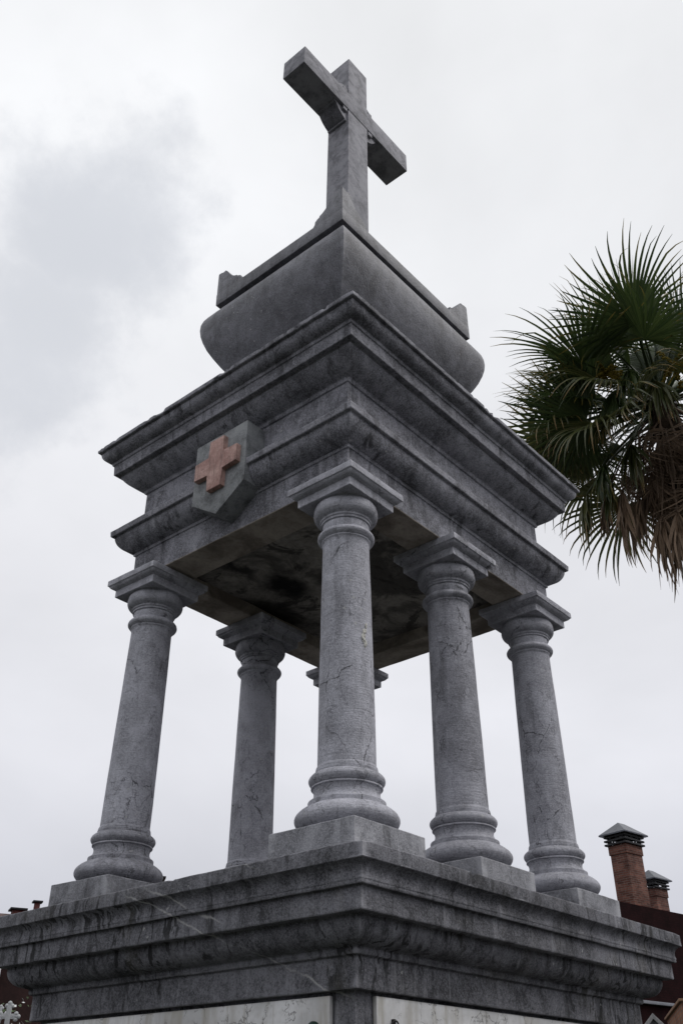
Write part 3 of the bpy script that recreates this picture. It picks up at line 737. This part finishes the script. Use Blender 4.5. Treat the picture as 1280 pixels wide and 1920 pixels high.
# ------------------------------------------------------------------ house behind, right: dark red wall, two brick chimneys
def at(az, tanel, r_):
    return CAM+Vector((math.cos(R(az))*r_, math.sin(R(az))*r_, tanel*r_))
M_MAROON = brick('dark_red_brick', (.016, .0035, .0045), (.021, .005, .006), (.012, .004, .0045))
M_MAROON.node_tree.nodes['Principled BSDF'].inputs['Specular IOR Level'].default_value = .08
M_BRICK = brick('chimney_brick', (.085, .030, .023), (.215, .088, .064), (.17, .13, .11))
M_OBRICK = brick('orange_brick', (.24, .10, .05), (.34, .155, .08), (.22, .18, .15))
M_SLATE = plain('grey_sheet_metal', (.085, .09, .105), .35, .3, 5, .6)
M_DARK = plain('dark_metal_grille', (.012, .012, .014), .5, .3, 20, .2)
M_ROOF = plain('grey_roof_sheet', (.22, .23, .26), .6, .2, 3)
M_RTILE = plain('brown_red_roof', (.075, .042, .038), .85, .3, 4)
M_GLASS = plain('window_glass', (.02, .022, .026), .08, .2, 3, spec=.6)
M_WHITE = plain('white_frame', (.65, .66, .68), .5, .08, 6)
def oriented(bm_, origin, ux):
    """bm in local x along wall, y behind, z up -> world"""
    ux = Vector((ux.x, ux.y, 0)).normalized(); uy = Vector((-ux.y, ux.x, 0)); mt = Matrix((ux, uy, Vector((0, 0, 1)))).transposed().to_4x4(); mt.translation = origin; return mt
A = at(24.81, .1783, 30.0); B = at(21.65, .1643, 32.6); ux = (B-A); zr = (A.z+B.z)/2
house = thing('brick_house', 'dark maroon house with two brick chimneys under metal cowls, right of the monument', 'house', (A.x, A.y, GZ))
house.rotation_euler = (0, 0, math.atan2(ux.y, ux.x)); bpy.context.view_layer.update()
H = zr-GZ
def hpart(name, bm_, mat, par=None, smooth=30):
    return link(name, finish(bm_, name, smooth), mat, par or house)
bmw = bmesh.new(); box(bmw, (-.35, 0, 0), (14, 9, H)); hpart('wall', bmw, M_MAROON)
bmw = bmesh.new(); box(bmw, (-.36, -.12, H-2.62), (14, -.003, H-2.54), .01); hpart('ledge', bmw, M_ROOF)
bmw = bmesh.new(); prism(bmw, [(.2, H+.003), (9, H+.003), (5, H+1.4)], 'x', 2.0, 13.9); hpart('roof', bmw, M_ROOF)
def chimney(x, y, w_, d_, z0, z1_, capw, s):
    """brick stack with corbel, open louvre grille and hipped metal cowl"""
    b1 = bmesh.new(); box(b1, (x, y, z0), (x+w_, y+d_, z1_-.28*s), .006); c = hpart('chimney', b1, M_BRICK)
    b1 = bmesh.new(); box(b1, (x-.03*s, y-.03*s, z1_-.28*s+.002), (x+w_+.03*s, y+d_+.03*s, z1_), .008); hpart('brick_collar', b1, M_BRICK, c)
    b1 = bmesh.new(); e = capw; gh = .30*s
    for k in range(3):
        zz = z1_+.003+k*gh/2.6; ex = .10*s
        for (a0, a1, b0, b1_) in ((x-ex, x+w_+ex, y-ex, y-ex+.09*s), (x-ex, x+w_+ex, y+d_+ex-.09*s, y+d_+ex), (x-ex, x-ex+.09*s, y-ex+.092*s, y+d_+ex-.092*s), (x+w_+ex-.09*s, x+w_+ex, y-ex+.092*s, y+d_+ex-.092*s)):
            box(b1, (a0, b0, zz), (a1, b1_, zz+.055*s), .004)
    for px in [x+w_*i/3 for i in range(4)]:
        for py in (y-.02, y+d_-.02): box(b1, (px-.02*s, py, z1_+.004), (px+.02*s, py+.04*s, z1_+gh+.02*s))
    hpart('grille', b1, M_DARK, c)
    b1 = bmesh.new(); zb = z1_+gh; xa, xb, ya, yb = x-e, x+w_+e, y-e, y+d_+e; hh = .42*s
    lo = [b1.verts.new(v) for v in ((xa, ya, zb), (xb, ya, zb), (xb, yb, zb), (xa, yb, zb))]; mid = [b1.verts.new((v.co.x, v.co.y, zb+.04*s)) for v in lo]
    ym = (ya+yb)/2; r0 = b1.verts.new((xa+e+w_*.28, ym, zb+hh)); r1 = b1.verts.new((xb-e-w_*.28, ym, zb+hh))
    b1.faces.new(lo[::-1])
    for i in range(4): b1.faces.new((lo[i], lo[(i+1) % 4], mid[(i+1) % 4], mid[i]))
    b1.faces.new((mid[0], mid[1], r1, r0)); b1.faces.new((mid[2], mid[3], r0, r1)); b1.faces.new((mid[1], mid[2], r1)); b1.faces.new((mid[3], mid[0], r0))
    hpart('metal_cowl', b1, M_SLATE, c)
bpy.context.view_layer.update()
for az_, tz_, r_, w_, d_, s_ in ((24.12, .2290, 31.5, .80, .60, 1.0), (22.95, .1870, 33.6, .62, .5, .85)):
    q_ = at(az_, tz_, r_); l_ = house.matrix_world.inverted() @ q_
    chimney(l_.x-w_/2, l_.y-d_/2, w_, d_, H-.5, l_.z, .20*s_, s_)

# orange brick outbuilding, far right edge
o0 = at(22.55, .0936, 21.0)
ob_ = thing('brick_outbuilding', 'low orange brick outbuilding with a white framed window at the right edge', 'outbuilding', (o0.x, o0.y, GZ))
ob_.rotation_euler = (0, 0, R(-62)); H2 = o0.z-GZ
bmw = bmesh.new(); box(bmw, (0, 0, 0), (4, 4, H2-.05)); hpart('wall', bmw, M_OBRICK, ob_)
bmw = bmesh.new(); box(bmw, (-.05, -.05, H2-.048), (4.05, 4.05, H2), .008); hpart('coping', bmw, plain('brown_coping', (.22, .13, .08), .8), ob_)
bmw = bmesh.new(); box(bmw, (.20, -.03, H2-1.3), (1.0, -.003, H2-.30), .01); wn_ = hpart('window', bmw, M_WHITE, ob_)
bmw = bmesh.new(); box(bmw, (.24, -.036, H2-1.26), (.59, -.031, H2-.34)); box(bmw, (.63, -.036, H2-1.26), (.96, -.031, H2-.34)); hpart('pane', bmw, M_GLASS, wn_)

# gabled grey tomb at lower right
t0 = at(24.1, .0825, 12.0)
tomb = thing('gabled_tomb', 'small grey gabled stone tomb beside the lower right corner of the monument', 'tomb', (t0.x, t0.y, GZ))
tomb.rotation_euler = (0, 0, R(-64)); Ht = t0.z-GZ
bmw = bmesh.new(); prism(bmw, [(-.9, 0), (.9, 0), (.9, Ht-.95), (0, Ht-.05), (-.9, Ht-.95)], 'y', 0, 2, 1, .01)
hpart('wall', bmw, stone('tomb_stone', (.07, .072, .075), (.15, .152, .158), seed=7), tomb)
bmw = bmesh.new(); q = .09
prism(bmw, [(-1.0, Ht-1.05), (-.9, Ht-1.05), (0, Ht-.045), (.9, Ht-1.05), (1.0, Ht-1.05), (0, Ht)], 'y', -.04, 2.04, 1, .006)
hpart('coping', bmw, plain('pale_tomb_coping', (.25, .25, .25), .7), tomb)

# ------------------------------------------------------------------ left: house with small chimneys
C0 = at(59.33, .1640, 35.0); C1 = at(56.99, .1685, 35.2); u2 = C1-C0
lh = thing('red_roofed_house', 'distant house with brown red roof and small capped chimneys at the lower left', 'house', (C0.x, C0.y, GZ))
lh.rotation_euler = (0, 0, math.atan2(u2.y, u2.x)); Hl = (C0.z+C1.z)/2-GZ+.66
M_LWALL = plain('dark_brown_wall', (.030, .013, .012), .9, .35, 1.5)
bmw = bmesh.new(); box(bmw, (-12, .8, 0), (8, 8, Hl-1.2)); hpart('wall', bmw, M_LWALL, lh)
bmw = bmesh.new(); prism(bmw, [(0, Hl-1.15), (9, Hl-1.15), (9, Hl-.9), (4.5, Hl+.06), (0, Hl-1.0)], 'x', -12.2, 8.2, 1, .02); hpart('roof', bmw, M_RTILE, lh)
for k, (xx, zz, ww, hh) in enumerate(((-1.2, 0, .5, .8), (.1, 0, .5, .8))):
    bmw = bmesh.new(); box(bmw, (xx-ww/2, -.02, Hl-3.6), (xx+ww/2, .795, Hl-3.6+1.3), .01); wf = hpart('window', bmw, M_WHITE, lh)
    bmw = bmesh.new(); box(bmw, (xx-ww/2+.06, -.03, Hl-3.54), (xx+ww/2-.06, -.021, Hl-2.36)); hpart('pane', bmw, M_GLASS, wf)
def stack(x, y, w_, z0, z1_, cw, red=M_BRICK):
    b1 = bmesh.new(); box(b1, (x-w_/2, y-w_/2, z0), (x+w_/2, y+w_/2, z1_), .01); c = hpart('chimney', b1, red, lh)
    b1 = bmesh.new(); box(b1, (x-cw/2, y-cw/2, z1_+.002), (x+cw/2, y+cw/2, z1_+.07), .01); hpart('cap', b1, M_DARK, c)
M_RSTACK = plain('red_chimney', (.10, .032, .028), .8, .25, 6)
stack(1.78, 4.2, .20, Hl-.4, Hl+.46, .36, M_RSTACK)
stack(1.92, 4.75, .85, Hl-.5, Hl+.12, .9, M_RSTACK)
stack(1.08, 3.9, .42, Hl-.5, Hl+.08, .62, M_RSTACK)
# taller house with a capped chimney seen past the left column base
E0 = at(51.0, .205, 37.0)
fh = thing('far_house', 'far house whose dark chimney cap shows right of the left column base', 'house', (E0.x, E0.y, GZ)); fh.rotation_euler = (0, 0, R(-35)); Hf = E0.z-GZ
bmw = bmesh.new(); box(bmw, (-2.2, 1, 0), (2.2, 6, Hf-2.8)); hpart('wall', bmw, M_LWALL, fh)
bmw = bmesh.new(); prism(bmw, [(.6, Hf-2.79), (6.4, Hf-2.79), (3.5, Hf-1.4)], 'x', -2.5, 2.5); hpart('roof', bmw, M_RTILE, fh)
bmw = bmesh.new(); box(bmw, (-.23, 2.2, Hf-2.5), (.23, 2.66, Hf+.42), .01); fc = hpart('chimney', bmw, M_RSTACK, fh)
bmw = bmesh.new(); box(bmw, (-.40, 2.03, Hf+.423), (.40, 2.83, Hf+.50), .01); hpart('cap', bmw, M_DARK, fc)

# white budded grave crosses at lower left
M_WST = plain('white_stone', (.42, .43, .44), .6, .12, 15)
def grave_cross(c, w_, label):
    H_ = c.z-GZ
    g = thing('grave_cross', label, 'grave cross', (c.x, c.y, GZ), 'white crosses at the lower left'); g.rotation_euler = (0, 0, R(-38))
    b1 = bmesh.new(); t_ = w_*.16
    zc = H_-w_*.62
    box(b1, (-t_, -t_*.7, H_-w_*2.6), (t_, t_*.7, H_-.0), t_*.2); box(b1, (-w_*.5, -t_*.6, zc-t_), (w_*.5, t_*.6, zc+t_), t_*.2)
    for (bx, bz) in ((0, H_), (-w_*.5, zc), (w_*.5, zc)):
        for dx_, dz_ in ((0, 0), (t_*1.0, 0), (-t_*1.0, 0), (0, t_), (0, -t_)):
            d = bmesh.ops.create_icosphere(b1, subdivisions=2, radius=t_*.95)
            for v in d['verts']: v.co = Vector((v.co.x, v.co.y*.75, v.co.z))+Vector((bx+dx_, 0, bz+dz_))
    hpart('cross', b1, M_WST, g)
    b1 = bmesh.new(); zt_ = H_-w_*2.6
    box(b1, (-w_*.7, -w_*.6, zt_-.10), (w_*.7, w_*.6, zt_-.002), .01); box(b1, (-w_*.5, -w_*.42, .35), (w_*.5, w_*.42, zt_-.102), .01); box(b1, (-w_*1.0, -w_*.9, 0), (w_*1.0, w_*.9, .348), .01)
    hpart('pedestal', b1, M_WST, g); return g
grave_cross(at(58.0, .0885, 10.0), .135, 'larger white stone grave cross with budded arms on a pedestal at lower left')
grave_cross(at(58.42, .0865, 10.6), .10, 'smaller white grave cross cut by the left edge of the photo')

# pale flowering shrub at the left edge
def shrub():
    g = thing('flowering_shrub', 'tall shrub with white blossoms and green leaves at the lower left edge', 'shrub', (0, 0, 0))
    rb = random.Random(8); base_ = at(58.3, 0, 11.5); base_.z = GZ; g.location = base_
    b1 = bmesh.new(); b2 = bmesh.new(); b3 = bmesh.new()
    for k in range(16):
        a = rb.uniform(0, 6.283); top = Vector((math.cos(a)*rb.uniform(.1, .55), math.sin(a)*rb.uniform(.1, .55), rb.uniform(1.9, 2.85)))
        mid_ = top*.5+Vector((0, 0, .2)); tube(b1, [Vector((math.cos(a)*.05, math.sin(a)*.05, 0)), mid_, top], [.018, .012, .004], 5)
        for i in range(80):
            t_ = rb.uniform(.35, 1.0); p = mid_.lerp(top, (t_-.35)/.65)+Vector((rb.gauss(0, .09), rb.gauss(0, .09), rb.gauss(0, .09)))
            d = Vector((rb.gauss(0, 1), rb.gauss(0, 1), rb.gauss(.1, .7))).normalized(); s_ = d.orthogonal().normalized(); L_ = rb.uniform(.03, .065)
            tgt = b3 if (t_ > .72 and rb.random() < .4) else b2
            v = [tgt.verts.new(p), tgt.verts.new(p+d*L_*.5+s_*L_*.3), tgt.verts.new(p+d*L_), tgt.verts.new(p+d*L_*.5-s_*L_*.3)]; tgt.faces.new(v)
    hpart('stem', b1, M_TRUNK, g); hpart('foliage', b2, plain('shrub_leaf', (.04, .07, .02), .6, .4, 9), g); hpart('blossom', b3, plain('white_petal', (.6, .6, .6), .6, .1, 9), g)
shrub()
